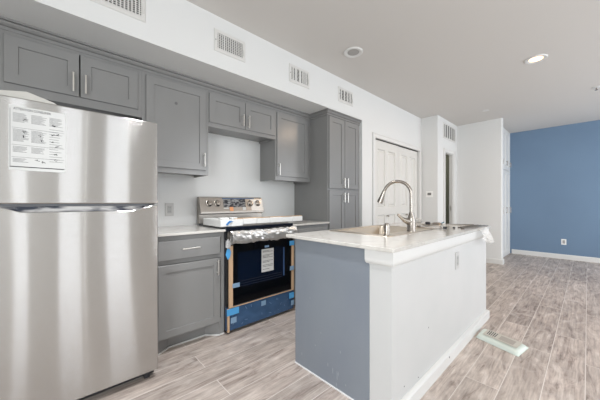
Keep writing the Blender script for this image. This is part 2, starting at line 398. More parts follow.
# closet bypass doors: four-panel moulded leaves
def panel_door(name, x0, x1, yf, knobx, label):
    d = MB(); y = yf; t = .033; zb, zt = .012, 2.086
    cw_ = (x1-x0); st = .105; mid = .095; pw = (cw_-2*st-mid)/2
    cols = [(x0+st, x0+st+pw), (x1-st-pw, x1-st)]
    rows = [(.22, .96), (1.085, 1.955)]
    # front face as a grid with moulded recesses
    gx = [x0, cols[0][0], cols[0][1], cols[1][0], cols[1][1], x1]; gz = [zb, rows[0][0], rows[0][1], rows[1][0], rows[1][1], zt]
    bm = d.bm
    for i in range(5):
        for j in range(5):
            a, b, c, e = gx[i], gx[i+1], gz[j], gz[j+1]
            if i in (1, 3) and j in (1, 3):
                def rg(ins, dy): return [bm.verts.new(p) for p in ((a+ins, y+dy, c+ins), (b-ins, y+dy, c+ins), (b-ins, y+dy, e-ins), (a+ins, y+dy, e-ins))]
                R = [rg(0, 0), rg(.010, .022), rg(.022, .022), rg(.045, .004)]
                for p, q in zip(R, R[1:]):
                    for k in range(4): bm.faces.new((p[k], p[(k+1) % 4], q[(k+1) % 4], q[k]))
                bm.faces.new(R[-1])
            else:
                bm.faces.new([bm.verts.new(p) for p in ((a, y, c), (b, y, c), (b, y, e), (a, y, e))])
    bmesh.ops.remove_doubles(bm, verts=bm.verts, dist=.0001)
    d.box(x0, x1, y+.024, y+t, zb, zt)
    d.box(x0, x0+.004, y, y+.012, zb, zt).box(x1-.004, x1, y, y+.012, zb, zt).box(x0, x1, y, y+.012, zt-.004, zt)
    o = struct(d.build(name, 'door')); lab(o, label)
    k = MB().lathe((knobx, y-.034, .94), [(.008, .034), (.008, .018), (.014, .014), (.017, .006), (.014, 0), (.001, -.001)], 16, 'Y').build('door_knob', 'nickel', o, True)
    return o
panel_door('door_1', 3.462, 4.216, -.640, 3.84, 'left white moulded panel closet door')
panel_door('door_2', 4.222, 4.962, -.632, 4.50, 'right white moulded panel closet door')
struct(MB().box(3.46, 4.96, -.640, -.575, 2.089, 2.10).build('trim_5', 'ventd'))  # dark strip painted in for the shaded gap above the doors
struct(MB().box(3.456, 3.461, -.655, -.55, 0, 2.088).build('trim_6', 'trim'))

# ------------------------------------------------------------------ cabinetry helpers
def pull(x, z0, z1, yf, parent, horiz=None):
    m = MB(); r = .0055
    if horiz is None:
        m.cyl((x, yf-.03, z0), (x, yf-.03, z1), r, n=14)
        for z in (z0+.018, z1-.018): m.cyl((x, yf+.001, z), (x, yf-.03, z), .0045, n=10)
    else:
        a, b = horiz
        m.cyl((a, yf-.03, z0), (b, yf-.03, z0), r, n=14)
        for x_ in (a+.018, b-.018): m.cyl((x_, yf+.001, z0), (x_, yf-.03, z0), .0045, n=10)
    return smooth_angle(m.build('handle', 'pull', parent))
def door(parent, x0, x1, z0, z1, yf=-.325, h=None, rail=.062, name='door'):
    d = MB().shaker(x0, x1, z0, z1, yf+(.0135 if yf > -.5 else .019), yf, rail).build(name, 'cab', parent)
    if h: hp = pull(h[0], h[1], h[2], yf, d)
    return d
def upper(name, label, x0, x1, z0, z1, yb=-.002, yf=-.311):
    t = thing(name, label, 'cabinet', ((x0+x1)/2, yb, z0))
    m = MB()
    m.box(x0, x0+.016, yf+.02, yb, z0, z1).box(x1-.016, x1, yf+.02, yb, z0, z1)
    m.box(x0+.016, x1-.016, yf+.02, yb, z0+.02, z0+.036).box(x0+.016, x1-.016, yf+.02, yb, z1-.016, z1).box(x0+.016, x1-.016, yb-.01, yb, z0+.036, z1-.016)
    m.build('carcass', 'cab', t)
    f = MB(); s = .032
    f.box(x0, x0+s, yf, yf+.02, z0, z1).box(x1-s, x1, yf, yf+.02, z0, z1).box(x0+s, x1-s, yf, yf+.02, z0, z0+s+.040).box(x0+s, x1-s, yf, yf+.02, z1-s, z1)
    f.build('face_frame', 'cab', t, bevel=.001)
    return t
ZT = 2.232
t = upper('wall_cabinet', 'wide two-door grey wall cabinet above the refrigerator', -.25, .535, 1.838, ZT)
door(t, -.221, .1405, 1.897, 2.197, h=(.107, 1.92, 2.052)); door(t, .1475, .505, 1.897, 2.197, h=(.175, 1.92, 2.052))
t = upper('wall_cabinet', 'tall single-door grey wall cabinet between refrigerator and range', .5355, 1.0945, 1.405, ZT)
d = door(t, .563, 1.07, 1.45, 2.197, h=(1.044, 1.483, 1.609))
lab(MB().lathe((.80, -.3168, 2.02), [(.001, -.0006), (.013, -.0004), (.013, .0016), (.001, .0018)], 12, 'Y').build('bumper_pad', mat('round_mark', (98, 98, 98), .6), d), 'small grey round mark')
t = upper('wall_cabinet', 'short two-door grey wall cabinet over the range', 1.095, 1.899, 1.878, ZT)
door(t, 1.101, 1.4925, 1.918, 2.197, h=(1.459, 1.94, 2.062)); door(t, 1.4975, 1.892, 1.918, 2.197, h=(1.527, 1.935, 2.062))
t = upper('wall_cabinet', 'single-door grey wall cabinet beside the tall pantry, lamp glow on door', 1.8995, 2.47, 1.41, ZT)
door(t, 1.918, 2.425, 1.458, 2.203, h=(1.938, 1.467, 1.603))
# pantry
t = thing('pantry_cabinet', 'tall grey pantry cabinet with four doors at the end of the run', 'cabinet', (2.8, 0, 0))
m = MB().box(2.472, 3.137, -.59, -.002, .10, ZT).box(2.50, 3.137, -.54, -.002, 0, .10)
m.build('carcass', 'cab', t)
m = MB().box(2.472, 2.504, -.61, -.59, .1, ZT).box(3.105, 3.137, -.61, -.59, .1, ZT).box(2.504, 3.105, -.61, -.59, 2.19, ZT).box(2.504, 3.105, -.61, -.59, 1.28, 1.34).box(2.504, 3.105, -.61, -.59, .1, .14)
m.build('face_frame', 'cab', t, bevel=.001)
door(t, 2.489, 2.790, 1.325, 2.212, -.63, (2.760, 1.336, 1.462)); door(t, 2.796, 3.098, 1.325, 2.212, -.63, (2.828, 1.336, 1.462))
door(t, 2.489, 2.790, .125, 1.303, -.63, (2.760, 1.148, 1.272)); door(t, 2.796, 3.098, .125, 1.303, -.63, (2.828, 1.148, 1.272))

# crown moulding swept along the cabinet tops
def sweep(path, prof, name, m, closed=False):
    # path: plan points; prof: (outward offset, z); outward is to the right of travel
    mb = MB(); bm = mb.bm; rings = []
    n = len(path)
    for i in range(n):
        p = Vector(path[i]).to_2d() if len(path[i]) > 2 else Vector(path[i])
        def nrm(a, b):
            d = (Vector(b)-Vector(a)).normalized(); return Vector((d.y, -d.x))
        ns = []
        if i > 0: ns.append(nrm(path[i-1], path[i]))
        if i < n-1: ns.append(nrm(path[i], path[i+1]))
        if len(ns) == 2:
            b = (ns[0]+ns[1]).normalized(); k = 1/max(.2, b.dot(ns[0])); off = b*k
        else: off = ns[0]
        rings.append([bm.verts.new((p.x+off.x*o, p.y+off.y*o, z)) for o, z in prof])
    for a, b in zip(rings, rings[1:]):
        for k in range(len(prof)): bm.faces.new((a[k], a[(k+1) % len(prof)], b[(k+1) % len(prof)], b[k]))
    bm.faces.new(rings[0]); bm.faces.new(rings[-1][::-1])
    return mb.build(name, m)
crp = [(.001, 2.222), (.012, 2.222), (.012, 2.236), (.007, 2.239), (.007, 2.244), (.020, 2.247), (.032, 2.258), (.035, 2.264), (.027, 2.266), (.027, 2.271), (.043, 2.273), (.043, ZS-.001), (.001, ZS-.001)]
# travel with outward (-y) on the right: going -x ... use reversed direction
path = [(3.137, 0.0-.002), (3.137, -.61), (2.472, -.61), (2.472, -.305), (-.27, -.305)]
path = path[::-1]
cr = sweep([(x, y) for x, y in path], crp, 'crown_moulding', 'cab')
tag(cr, 'grey stepped crown moulding running above all the cabinets', 'moulding')

# base cabinet left
t = thing('base_cabinet', 'grey base cabinet with one drawer and one door left of the range', 'cabinet', (.84, 0, 0))
MB().box(.545, 1.105, -.59, -.002, .11, .894).build('carcass', 'cab', t)
m = MB().box(.545, .577, -.61, -.59, .11, .894).box(1.073, 1.105, -.61, -.59, 0, .894).box(.577, 1.073, -.61, -.59, .85, .894).box(.577, 1.073, -.61, -.59, .675, .715).box(.577, 1.073, -.61, -.59, .11, .15)
m.build('face_frame', 'cab', t, bevel=.001)
MB().prism([(.55, -.01), (.55, -.60), (.56, -.60), (.672, -.525), (.97, -.53), (1.058, -.609), (1.073, -.609), (1.073, -.01)], 'z', 0, .1095).build('toe_kick', 'cab', t)
lab(MB().prism([(.551, -.607), (.672, -.529), (.969, -.534), (1.056, -.613), (1.105, -.613), (1.105, -.618), (1.052, -.618), (.967, -.541), (.672, -.536), (.551, -.615)], 'z', 0, .010).build('caulk_bead', 'trim', t), 'white caulk line along the floor')
dr = MB().box(.571, 1.060, -.63, -.611, .709, .855, .003).build('drawer', 'cab', t)
pull(0, .787, 0, -.63, dr, horiz=(.737, .873))
door(t, .571, 1.060, .123, .672, -.63, (1.030, .534, .664), .055)
# base cabinet right of the range
t = thing('base_cabinet', 'small grey base cabinet right of the range, half hidden by the island', 'cabinet', (2.17, 0, 0))
MB().box(1.88, 2.47, -.59, -.002, .11, .894).box(1.88, 2.47, -.54, -.002, 0, .11).build('carcass', 'cab', t)
MB().box(1.88, 1.912, -.61, -.59, .11, .894).box(2.438, 2.47, -.61, -.59, .11, .894).box(1.912, 2.438, -.61, -.59, .85, .894).box(1.912, 2.438, -.61, -.59, .675, .715).box(1.912, 2.438, -.61, -.59, .11, .15).build('face_frame', 'cab', t)
dr = MB().box(1.906, 2.444, -.63, -.611, .709, .855, .003).build('drawer', 'cab', t)
pull(0, .787, 0, -.63, dr, horiz=(2.10, 2.24))
door(t, 1.906, 2.444, .123, .672, -.63, (1.94, .534, .664), .055)
# countertops
tag(MB().box(.535, 1.103, -.645, -.001, .8945, .914, .003).build('countertop', 'quartz'), 'white quartz countertop on the base cabinet beside the refrigerator', 'countertop')
tag(MB().box(1.882, 2.4705, -.645, -.001, .8945, .914, .003).build('countertop', 'quartz'), 'short white quartz countertop between range and pantry', 'countertop')

# ------------------------------------------------------------------ refrigerator
t = thing('refrigerator', 'large stainless steel top-freezer refrigerator', 'refrigerator', (.13, 0, 0))
fx0, fx1 = -.252, .510
MB().box(fx0+.006, fx1-.004, -.792, -.03, .03, 1.655).build('cabinet_body', mat('fridge_side_grey', (120, 120, 122), .5), t, bevel=.004)
MB().box(fx0, fx1, -.86, -.797, 1.140, 1.668).build('freezer_door', 'steel', t, bevel=.006)
pts = [(fx0, .055), (fx1, .055), (fx1, 1.127)]
nx0, nx1 = -.205, .470
for k in range(17):
    u = k/16; x = nx1+(nx0-nx1)*u
    d = min(u, 1-u); s_ = min(1, d/.16); s_ = s_*s_*(3-2*s_)
    pts.append((x, 1.127-.030*s_))
pts.append((fx0, 1.127))
MB().prism(pts, 'y', -.86, -.815).build('fresh_food_door', 'steel', t, bevel=.004)
MB().box(fx0, fx1, -.8149, -.797, .055, 1.127).build('door_liner', mat('door_edge_grey', (150, 150, 152), .4, .6), t)
m = MB().box(nx0+.01, nx1-.03, -.823, -.8151, 1.085, 1.126)
lab(m.build('handle_recess', mottle(mat('handle_recess_film', (70, 74, 82), .2, .7), (52, 56, 66), (176, 174, 172), (9, 9, 30), 4, .4, .62), t), 'dark glossy pocket with protective film')
MB().box(nx0, nx1-.01, -.846, -.80, 1.1275, 1.1395).build('trim_strip', mat('strip_grey', (96, 98, 102), .4, .5), t)
for a_, b_, z_ in ((.44, -.82, .05), (-.23, -.84, .05), (.44, -.1, .029), (-.23, -.1, .029)): MB().box(a_, a_+.03, b_, b_+.035, 0, z_).build('foot', 'dark', t)
MB().box(fx0+.01, fx1-.01, -.80, -.74, .012, .052).build('kick_grille', 'dark', t)

# notice taped on the freezer door
def text_mesh(s, size, loc, parent, name, m, rotz=0, width=None):
    cu = bpy.data.curves.new(name, 'FONT'); cu.body = s; cu.size = size; cu.extrude = .0002; cu.space_line = .95
    tmp = bpy.data.objects.new(name, cu); C.objects.link(tmp)
    bpy.context.view_layer.update()
    me = bpy.data.meshes.new_from_object(tmp.evaluated_get(bpy.context.evaluated_depsgraph_get()))
    C.objects.unlink(tmp); bpy.data.objects.remove(tmp)
    if width:
        xs_ = [v.co.x for v in me.vertices]; k = width/(max(xs_)-min(xs_))
        for v in me.vertices: v.co.x *= k
    me.transform(Matrix.Rotation(PI/2, 4, 'X'))
    me.materials.clear(); me.materials.append(M[m])
    o = bpy.data.objects.new(name, me); C.objects.link(o); o.location = loc
    if parent: o.parent = parent; o.matrix_parent_inverse = Matrix.Translation(-parent.location)
    return o
nx = (-.156, .052); nz = (1.307, 1.624)
t = thing('paper_notice', 'white printed instruction sheet taped to the freezer door', 'paper', (nx[0], -.8612, nz[0]))
MB().box(nx[0], nx[1], -.8618, -.8606, *nz).build('sheet', 'paper', t)
text_mesh('ATTENTION CONSUMER', .016, (nx[0]+.016, -.8621, nz[1]-.018), t, 'heading', 'ink', width=.135)
m = MB(); R = random.Random(3)
def lines(x0, x1, z0, z1, step=.0052):
    z = z1
    while z > z0:
        m.box(x0, x0+(x1-x0)*R.uniform(.6, 1), -.8622, -.8619, z-.0014, z); z -= step
cols = [(nx[0]+.014, nx[0]+.071), (nx[0]+.078, nx[0]+.135), (nx[0]+.145, nx[0]+.200)]
for c in cols: lines(c[0], c[1], 1.545, 1.59)
for c in cols[:2]: lines(c[0], c[1], 1.45, 1.51)
for c in cols[:2]: lines(c[0], c[0]+.05, 1.395, 1.425)
lines(cols[0][0], cols[0][1], 1.345, 1.365); lines(cols[2][0], cols[2][1], 1.36, 1.53, .013)
m.box(nx[0]+.004, nx[0]+.0055, -.8622, -.8619, 1.32, 1.61)
m.box(nx[0]+.010, nx[1]-.006, -.8622, -.8619, 1.4325, 1.4335).box(nx[0]+.010, nx[1]-.006, -.8622, -.8619, 1.517, 1.518).box(nx[0]+.010, nx[1]-.006, -.8622, -.8619, 1.372, 1.373)
m.build('fine_print', 'inkl', t)
m = MB()
for x, z, s_ in ((.058, 1.56, .009), (.055, 1.50, .007), (.05, 1.475, .009), (.11, 1.49, .006), (.115, 1.465, .006), (.165, 1.55, .007), (.16, 1.50, .009), (.18, 1.505, .008), (.155, 1.465, .006), (.175, 1.44, .007), (.17, 1.40, .007), (.10, 1.36, .006), (.12, 1.355, .008), (.17, 1.37, .006)):
    for k in range(3):
        a = R.uniform(0, PI); cx, cz = nx[0]+x+R.uniform(-.004, .004), z+R.uniform(-.004, .004); dx, dz = math.cos(a)*s_, math.sin(a)*s_*.6
        nn = Vector((-dz, dx)).normalized()*.0009
        m.prism([(cx-dx-nn.x, cz-dz-nn.y), (cx+dx-nn.x, cz+dz-nn.y), (cx+dx+nn.x, cz+dz+nn.y), (cx-dx+nn.x, cz-dz+nn.y)], 'y', -.8623, -.8619)
m.box(nx[0]+.006, nx[1]-.004, -.8623, -.8619, 1.3225, 1.3265)
m.build('drawings', 'ink', t)
# folded sheet lying on the refrigerator
m = MB()
m.prism([(-.248, 1.6695), (.024, 1.6695), (.006, 1.681), (-.095, 1.7115), (-.248, 1.683)], 'y', -.84, -.60)
tag(m.build('packing_sheet', mat('milky_sheet', (190, 188, 182), .5), bevel=.003), 'folded white packing sheet lying on top of the refrigerator', 'packing sheet')

# ------------------------------------------------------------------ range
rx0, rx1 = 1.110, 1.874
t = thing('electric_range', 'stainless electric range with wrapped handle and taped packaging', 'range', (1.49, 0, 0))
MB().box(rx0, rx1, -.615, -.03, .02, .896).build('body', mat('range_side', (62, 62, 66), .5), t, bevel=.002)
MB().box(rx0-.004, rx1+.004, -.648, -.06, .900, .931).build('cooktop', 'cook', t, bevel=.004)
m = MB()
m.prism([(-.028, .9315), (-.028, 1.205), (-.058, 1.209), (-.088, 1.197), (-.125, 1.052), (-.125, 1.030), (-.09, 1.025), (-.09, .9315)], 'x', rx0-.012, rx1-.008)
bg = m.build('backguard', 'steel2', t, bevel=.003)
# tilted panel frame: front plane from (-.088,1.205) to (-.125,1.06)
P0 = Vector((0, -.125, 1.052)); P1 = Vector((0, -.088, 1.197)); tv = (P1-P0).normalized(); nv = Vector((0, -tv.z, tv.y))
def on_panel(x, s): return Vector((x, 0, 0))+P0+tv*s
def panel_quad(mb, x0, x1, s0, s1, th=.002):
    A = [on_panel(x0, s0), on_panel(x1, s0), on_panel(x1, s1), on_panel(x0, s1)]
    bm = mb.bm; f = [bm.verts.new(p+nv*.0002) for p in A]; g = [bm.verts.new(p+nv*th) for p in A]
    bm.faces.new(f[::-1]); bm.faces.new(g)
    for k in range(4): bm.faces.new((f[k], f[(k+1) % 4], g[(k+1) % 4], g[k]))
m = MB(); panel_quad(m, 1.352, 1.628, .045, .138, .002); m.build('display', mottle(mat('display_glass', (60, 62, 66), .12), (44, 46, 52), (150, 150, 150), (26, 26, 60), 5, .44, .62), t)
m = MB(); panel_quad(m, 1.345, 1.75, .1385, .149, .0025); m.build('film_edge', 'film', t)
m = MB(); panel_quad(m, 1.425, 1.465, .002, .047, .0032); lab(m.build('sticker', 'orange', t), 'orange sticker')
m = MB(); panel_quad(m, 1.352, 1.41, .028, .040, .0025); lab(m.build('sticker', 'paper', t), 'narrow white sticker'); m = MB(); panel_quad(m, 1.585, 1.625, .01, .044, .0025); lab(m.build('sticker', 'paper', t), 'small white sticker')
m = MB(); panel_quad(m, 1.70, 1.866, .004, .135, .0012); lab(m.build('film_patch', mat('milky_film', (222, 219, 214), .35, .3), t), 'milky protective film')
for kx in (1.196, 1.286, 1.690, 1.792):
    c = on_panel(kx, .088); q = nv.to_track_quat('Z', 'Y').to_matrix().to_4x4()
    m = MB(); m.lathe((0, 0, 0), [(.034, 0), (.036, .003), (.030, .005), (.027, .008), (.026, .024), (.022, .028), (.001, .029)], 24)
    m.box(-.004, .004, -.020, .020, .028, .033, .001)
    bmesh.ops.transform(m.bm, matrix=Matrix.Translation(c+nv*.003) @ q, verts=m.bm.verts)
    smooth_angle(m.build('knob', 'nickel', t))
# oven door
od = MB().box(rx0+.003, rx1-.003, -.655, -.617, .238, .888).build('oven_door', 'glassb', t, bevel=.003)
MB().box(1.215, 1.745, -.657, -.6551, .385, .70).build('window', 'glassn', od)
m = MB().box(1.735, 1.752, -.6585, -.6571, .40, .69); m.build('window_edge', mat('window_edge_glint', (60, 84, 120), .2), od)  # painted glint down the right side of the oven window
m = MB().box(rx0+.003, rx1-.003, -.668, -.6555, .785, .888); m.build('door_top_trim', 'steel2', od, bevel=.002)
# oven racks showing low in the window
m = MB()
for k in range(3): m.box(1.225, 1.72, -.6578, -.6571, .395+k*.022, .3965+k*.022)
m.build('rack_lines', mat('rack_grey', (58, 54, 52), .5), od)
m = MB(); m.cyl((1.16, -.712, .842), (1.825, -.712, .842), .014, n=16)
for x in (1.19, 1.795): m.box(x-.013, x+.013, -.712, -.668, .828, .856)
smooth_angle(m.build('handle', 'steel2', od))
# crumpled wrap round the handle
m = MB(); n = 22; rings = []
for i in range(60):
    x = 1.125+(1.865-1.125)*i/59; ring = []
    for k in range(n):
        a = 2*PI*k/n
        r = .030+.007*noise.noise(Vector((x*9, math.cos(a)*3, math.sin(a)*3)))+.006*noise.noise(Vector((x*30, math.cos(a)*5, math.sin(a)*5)))
        ring.append(m.bm.verts.new((x, -.704+math.cos(a)*r*.95, .842+math.sin(a)*r*1.75)))
    rings.append(ring)
for a, b in zip(rings, rings[1:]):
    for k in range(n): m.bm.faces.new((a[k], a[(k+1) % n], b[(k+1) % n], b[k]))
lab(m.build('handle_wrap', mat('crumpled_film', (214, 212, 209), .28, .7), od), 'crumpled clear wrap around the handle')
m = MB(); m.box(1.468, 1.612, -.6586, -.6573, .478, .698); st = m.build('energy_label', 'paper', od)
m = MB()
for i, z in enumerate((.682, .672, .642, .630, .618, .585, .573, .545, .532, .505)):
    m.box(1.480, 1.480+(.12 if i % 3 else .08), -.6590, -.6587, z-.0035, z)
m.build('printing', 'ink', st)
m = MB().box(1.505, 1.555, -.6586, -.6573, .712, .730); m.build('badge', 'tapel', od)
# drawer
dw = MB().box(rx0+.003, rx1-.003, -.662, -.617, .030, .226).build('storage_drawer', 'film', t, bevel=.003)
MB().box(rx0+.01, rx1-.01, -.60, -.05, .003, .02).build('plinth', 'black', t)
# cardboard edge strips and tape
def part(m, name, mt, l=None):
    o = m.build(name, mt, t)
    if l: lab(o, l)
    return o
part(MB().box(1.122, 1.158, -.672, -.6575, .235, .770), 'edge_strip', 'card', 'cardboard edge protector')
part(MB().box(1.106, 1.124, -.675, -.6625, .026, .226), 'edge_strip', 'card', 'cardboard corner below the drawer edge')
part(MB().box(1.846, 1.869, -.670, -.6575, .235, .745), 'edge_strip', 'card', 'cardboard edge protector')
part(MB().box(1.122, 1.871, -.668, -.6622, .2265, .2345), 'edge_strip', 'card', 'thin cardboard strip above the drawer')
for x0, x1, z0, z1, mt in ((1.098, 1.215, .168, .226, 'tape'), (1.135, 1.19, .095, .145, 'tapel'), (1.152, 1.222, .400, .438, 'tapel'), (1.805, 1.87, .70, .748, 'tape'), (1.81, 1.864, .44, .485, 'tapel'),
                           (1.452, 1.505, .165, .212, 'tapel'), (1.80, 1.866, .150, .208, 'tape'), (1.825, 1.867, .075, .125, 'tapel'), (1.80, 1.845, .792, .807, 'tapel')):
    part(MB().box(x0, x1, -.6765, -.6755, z0, z1), 'tape_piece', mt, 'blue masking tape' if mt == 'tape' else 'pale translucent tape')
m = MB()
pts = [(1.085, .70), (1.10, .752), (1.122, .748), (1.135, .72), (1.128, .675), (1.105, .655)]
part(m.prism(pts, 'y', -.6785, -.677), 'tape_piece', 'tape', 'blue masking tape folded at the door edge')
pts = [(1.082, .765), (1.085, .815), (1.105, .835), (1.13, .80), (1.125, .762), (1.10, .752)]
m = MB(); part(m.prism(pts, 'y', -.688, -.680), 'wrap_end', 'wrap', 'loose end of clear wrap')
# dust scratches on the drawer film
m = MB(); R = random.Random(5)
for k in range(16):
    x, z = R.uniform(1.16, 1.82), R.uniform(.05, .2); a = R.uniform(0, PI); l_ = R.uniform(.004, .016)
    nn = Vector((-math.sin(a), math.cos(a)))*.0012; dx, dz = math.cos(a)*l_, math.sin(a)*l_
    m.prism([(x-dx-nn.x, z-dz-nn.y), (x+dx-nn.x, z+dz-nn.y), (x+dx+nn.x, z+dz+nn.y), (x-dx+nn.x, z-dz+nn.y)], 'y', -.6626, -.6621)
split_loose(m.build('scuff', 'tapel', dw))

# foam packing lying across the cooktop
t = thing('foam_packing', 'long white foam packing strip with cardboard edge lying across the cooktop', 'packing foam', (1.5, -.55, .9315))
m = MB()
m.prism([(1.065, -.26), (1.065, -.625), (1.165, -.625), (1.165, -.26)], 'z', .9335, .998)
lab(m.build('foam_block', 'foam', t, bevel=.006), 'thicker foam block at the left end')
x = 1.1655
for k, wd in enumerate((.125, .15, .16, .15, .14, .152)):
    m = MB().prism([(x, -.625), (x+wd-.001, -.621), (x+wd-.001, -.56), (x, -.555)], 'z', .9335 if k == 0 else .946, .996+.002*(k % 2))
    m.build('foam_segment', 'foam', t, bevel=.004); x += wd
MB().box(1.292, 1.86, -.600, -.562, .9335, .9459).build('lower_strip', mat('grey_foam', (176, 168, 160), .8), t)
lab(MB().prism([(1.20, -.618), (2.040, -.614), (2.040, -.570), (1.20, -.560)], 'z', .9985, 1.0035).build('cardboard_layer', 'card', t), 'brown cardboard layer')
for a_, b_ in ((1.07, 1.155), (1.175, 1.235)): MB().box(a_, b_, -.615, -.56, .9985, 1.013, .004).build('foam_lump', 'foam', t)
lab(MB().prism([(1.115, .950), (1.128, .946), (1.150, .968), (1.185, .978), (1.150, .986), (1.130, .972)], 'y', -.6335, -.6255).build('tape_piece', mat('blue_mark', (52, 116, 178), .6), t), 'strip of blue tape')
# crumple of clear wrap behind foam
m = MB()
bmesh.ops.create_icosphere(m.bm, subdivisions=3, radius=1)
for v in m.bm.verts:
    n_ = noise.noise(v.co*2.6); v.co = Vector((v.co.x*.085*(1+.5*n_), v.co.y*.04*(1+.6*n_), max(-.5, v.co.z)*.024*(1+1.3*n_)))
o = m.build('wrap_scrap', 'wrap'); o.location = (1.78, -.36, .9500)
tag(o, 'crumpled clear plastic wrap on the cooktop behind the foam strip', 'plastic wrap')

# ------------------------------------------------------------------ island
IX0, IX1 = 1.280, 3.165
t = thing('kitchen_island', 'kitchen island with grey end panel and white drywall back', 'island', (2.2, -1.7, 0))
MB().box(IX0+.02, IX1-.02, -1.960, -1.944, .10, .894).box(IX0+.02, IX0+.036, -1.943, -1.373, .10, .894).box(IX1-.036, IX1-.02, -1.943, -1.373, .10, .894).box(IX0+.036, IX1-.036, -1.943, -1.373, .10, .118).box(IX0+.02, IX1-.02, -1.960, -1.43, 0, .10).build('cabinet_body', 'cab', t)
MB().box(IX0, IX0+.0195, -1.961, -1.352, 0, .894).build('end_panel', 'isl', t, bevel=.001)
MB().box(IX1-.0195, IX1, -1.961, -1.352, 0, .894).build('end_panel', 'isl', t)
MB().box(IX0+.004, IX1, -2.092, -1.9615, 0, .894).build('back_wall', 'iwhite', t)
for i in range(3):
    a = IX0+.03+i*.61; d = MB().shaker(a, a+.59, .125, .86, -1.371, -1.352).build('door', 'cab', t)
    h = MB().cyl((a+.55, -1.322, .70), (a+.55, -1.322, .83), .0055).cyl((a+.55, -1.353, .72), (a+.55, -1.322, .72), .0045, n=8).cyl((a+.55, -1.353, .81), (a+.55, -1.322, .81), .0045, n=8); smooth_angle(h.build('handle', 'pull', d))
# moulding under the counter, wrapping three sides of the white wall
mp = [(0, .8938), (.019, .8938), (.019, .850), (.0185, .836), (.015, .825), (.010, .818), (.006, .816), (.003, .811), (0, .811)]
def sweep_part(path, prof, name, m, parent):
    o = sweep(path, prof, name, m); o.parent = parent; o.matrix_parent_inverse = Matrix.Translation(-parent.location); return smooth_angle(o, 35)
pp = [(IX0+.004, -1.942), (IX0+.004, -2.092), (IX1, -2.092), (IX1, -1.942)]
sweep_part(pp, [(a*1.0+0.0001, z) for a, z in mp], 'moulding', 'trim', t)
sweep_part([(IX0+.004, -1.9615), (IX0+.004, -2.092), (IX1, -2.092), (IX1, -1.9615)][1:], [(p[0]*1.5+.0001, p[1]*.86) for p in base_prof(.016, .095)], 'baseboard', 'trim', t)
lab(MB().box(IX0-.006, IX0-.0002, -1.961, -1.352, 0, .007).build('caulk_bead', 'dustw', t), 'white caulk line along the floor')
# scuffs of plaster dust on the end panel
m = MB(); R = random.Random(9)
for y, z, l_ in ((-1.70, .10, .02), (-1.735, .085, .03), (-1.745, .10, .014), (-1.60, .30, .006), (-1.73, .03, .012), (-1.66, .12, .012), (-1.80, .06, .006), (-1.42, .09, .012), (-1.55, .20, .005), (-1.76, .24, .008), (-1.50, .5, .004)):
    m.prism([(y-.003, z-l_), (y+.003, z-l_*.6), (y+.002, z+l_), (y-.004, z+l_*.5)], 'x', IX0-.0006, IX0-.0001)
split_loose(m.build('dust_mark', mat('dust_mark', (150, 156, 164), .8), t))
m = MB()
for x, z in ((1.42, .13), (2.2, .05), (1.75, .35), (1.6, .10)): m.box(x, x+.005, -2.0935, -2.0921, z, z+.006)
m.box(2.05, 2.056, -2.118, -2.1165, .05, .062)
split_loose(m.build('wall_mark', 'inkl', t))
# island countertop with a hole for the sink
SX0, SX1, SY0, SY1 = 1.685, 2.44, -1.845, -1.335
m = MB(); bm = m.bm
def slab_with_hole(bm, x0, x1, y0, y1, hx0, hx1, hy0, hy1, z0, z1, c=.008):
    o_ = [(x0+c, y0), (x1-c, y0), (x1, y0+c), (x1, y1-c), (x1-c, y1), (x0+c, y1), (x0, y1-c), (x0, y0+c)]
    i_ = [(hx0+c, hy0), (hx1-c, hy0), (hx1, hy0+c), (hx1, hy1-c), (hx1-c, hy1), (hx0+c, hy1), (hx0, hy1-c), (hx0, hy0+c)]
    V = {}
    for nm, L_ in (('o', o_), ('i', i_)):
        for z in (z0, z1): V[nm, z] = [bm.verts.new((p[0], p[1], z)) for p in L_]
    for k in range(8):
        j = (k+1) % 8
        bm.faces.new((V['o', z1][k], V['o', z1][j], V['i', z1][j], V['i', z1][k]))
        bm.faces.new((V['o', z0][k], V['o', z0][j], V['i', z0][j], V['i', z0][k]))
        bm.faces.new((V['o', z0][k], V['o', z0][j], V['o', z1][j], V['o', z1][k]))
        bm.faces.new((V['i', z0][k], V['i', z0][j], V['i', z1][j], V['i', z1][k]))
slab_with_hole(bm, 1.247, 3.205, -2.121, -1.276, SX0, SX1, SY0, SY1, .8945, .914)
tag(m.build('countertop', 'quartz', bevel=.002), 'large white quartz island countertop around the sink', 'countertop')

# sink
t = thing('kitchen_sink', 'rectangular stainless drop-in sink set in the island', 'sink', (2.08, -1.58, .914))
m = MB(); bm = m.bm
def rrect(x0, x1, y0, y1, r, z, n=5):
    P = []
    for cx, cy, a0 in ((x1-r, y1-r, 0), (x0+r, y1-r, PI/2), (x0+r, y0+r, PI), (x1-r, y0+r, 3*PI/2)):
        for k in range(n+1):
            a = a0+PI/2*k/n; P.append(bm.verts.new((cx+r*math.cos(a), cy+r*math.sin(a), z)))
    return P
bx0, bx1, by0, by1 = 1.72, 2.405, -1.775, -1.365
R_ = [rrect(SX0-.02, SX1+.02, SY0-.022, SY1+.018, .03, .9145), rrect(SX0-.018, SX1+.018, SY0-.020, SY1+.016, .03, .9185), rrect(bx0, bx1, by0, by1, .03, .9185),
      rrect(bx0+.006, bx1-.006, by0+.006, by1-.006, .028, .912), rrect(bx0+.012, bx1-.012, by0+.012, by1-.012, .025, .74), rrect(bx0+.04, bx1-.04, by0+.04, by1-.04, .04, .715)]
for a, b in zip(R_, R_[1:]):
    for k in range(len(a)): bm.faces.new((a[k], a[(k+1) % len(a)], b[(k+1) % len(a)], b[k]))
bm.faces.new(R_[-1])
smooth_angle(m.build('basin', 'sink', t), 50)
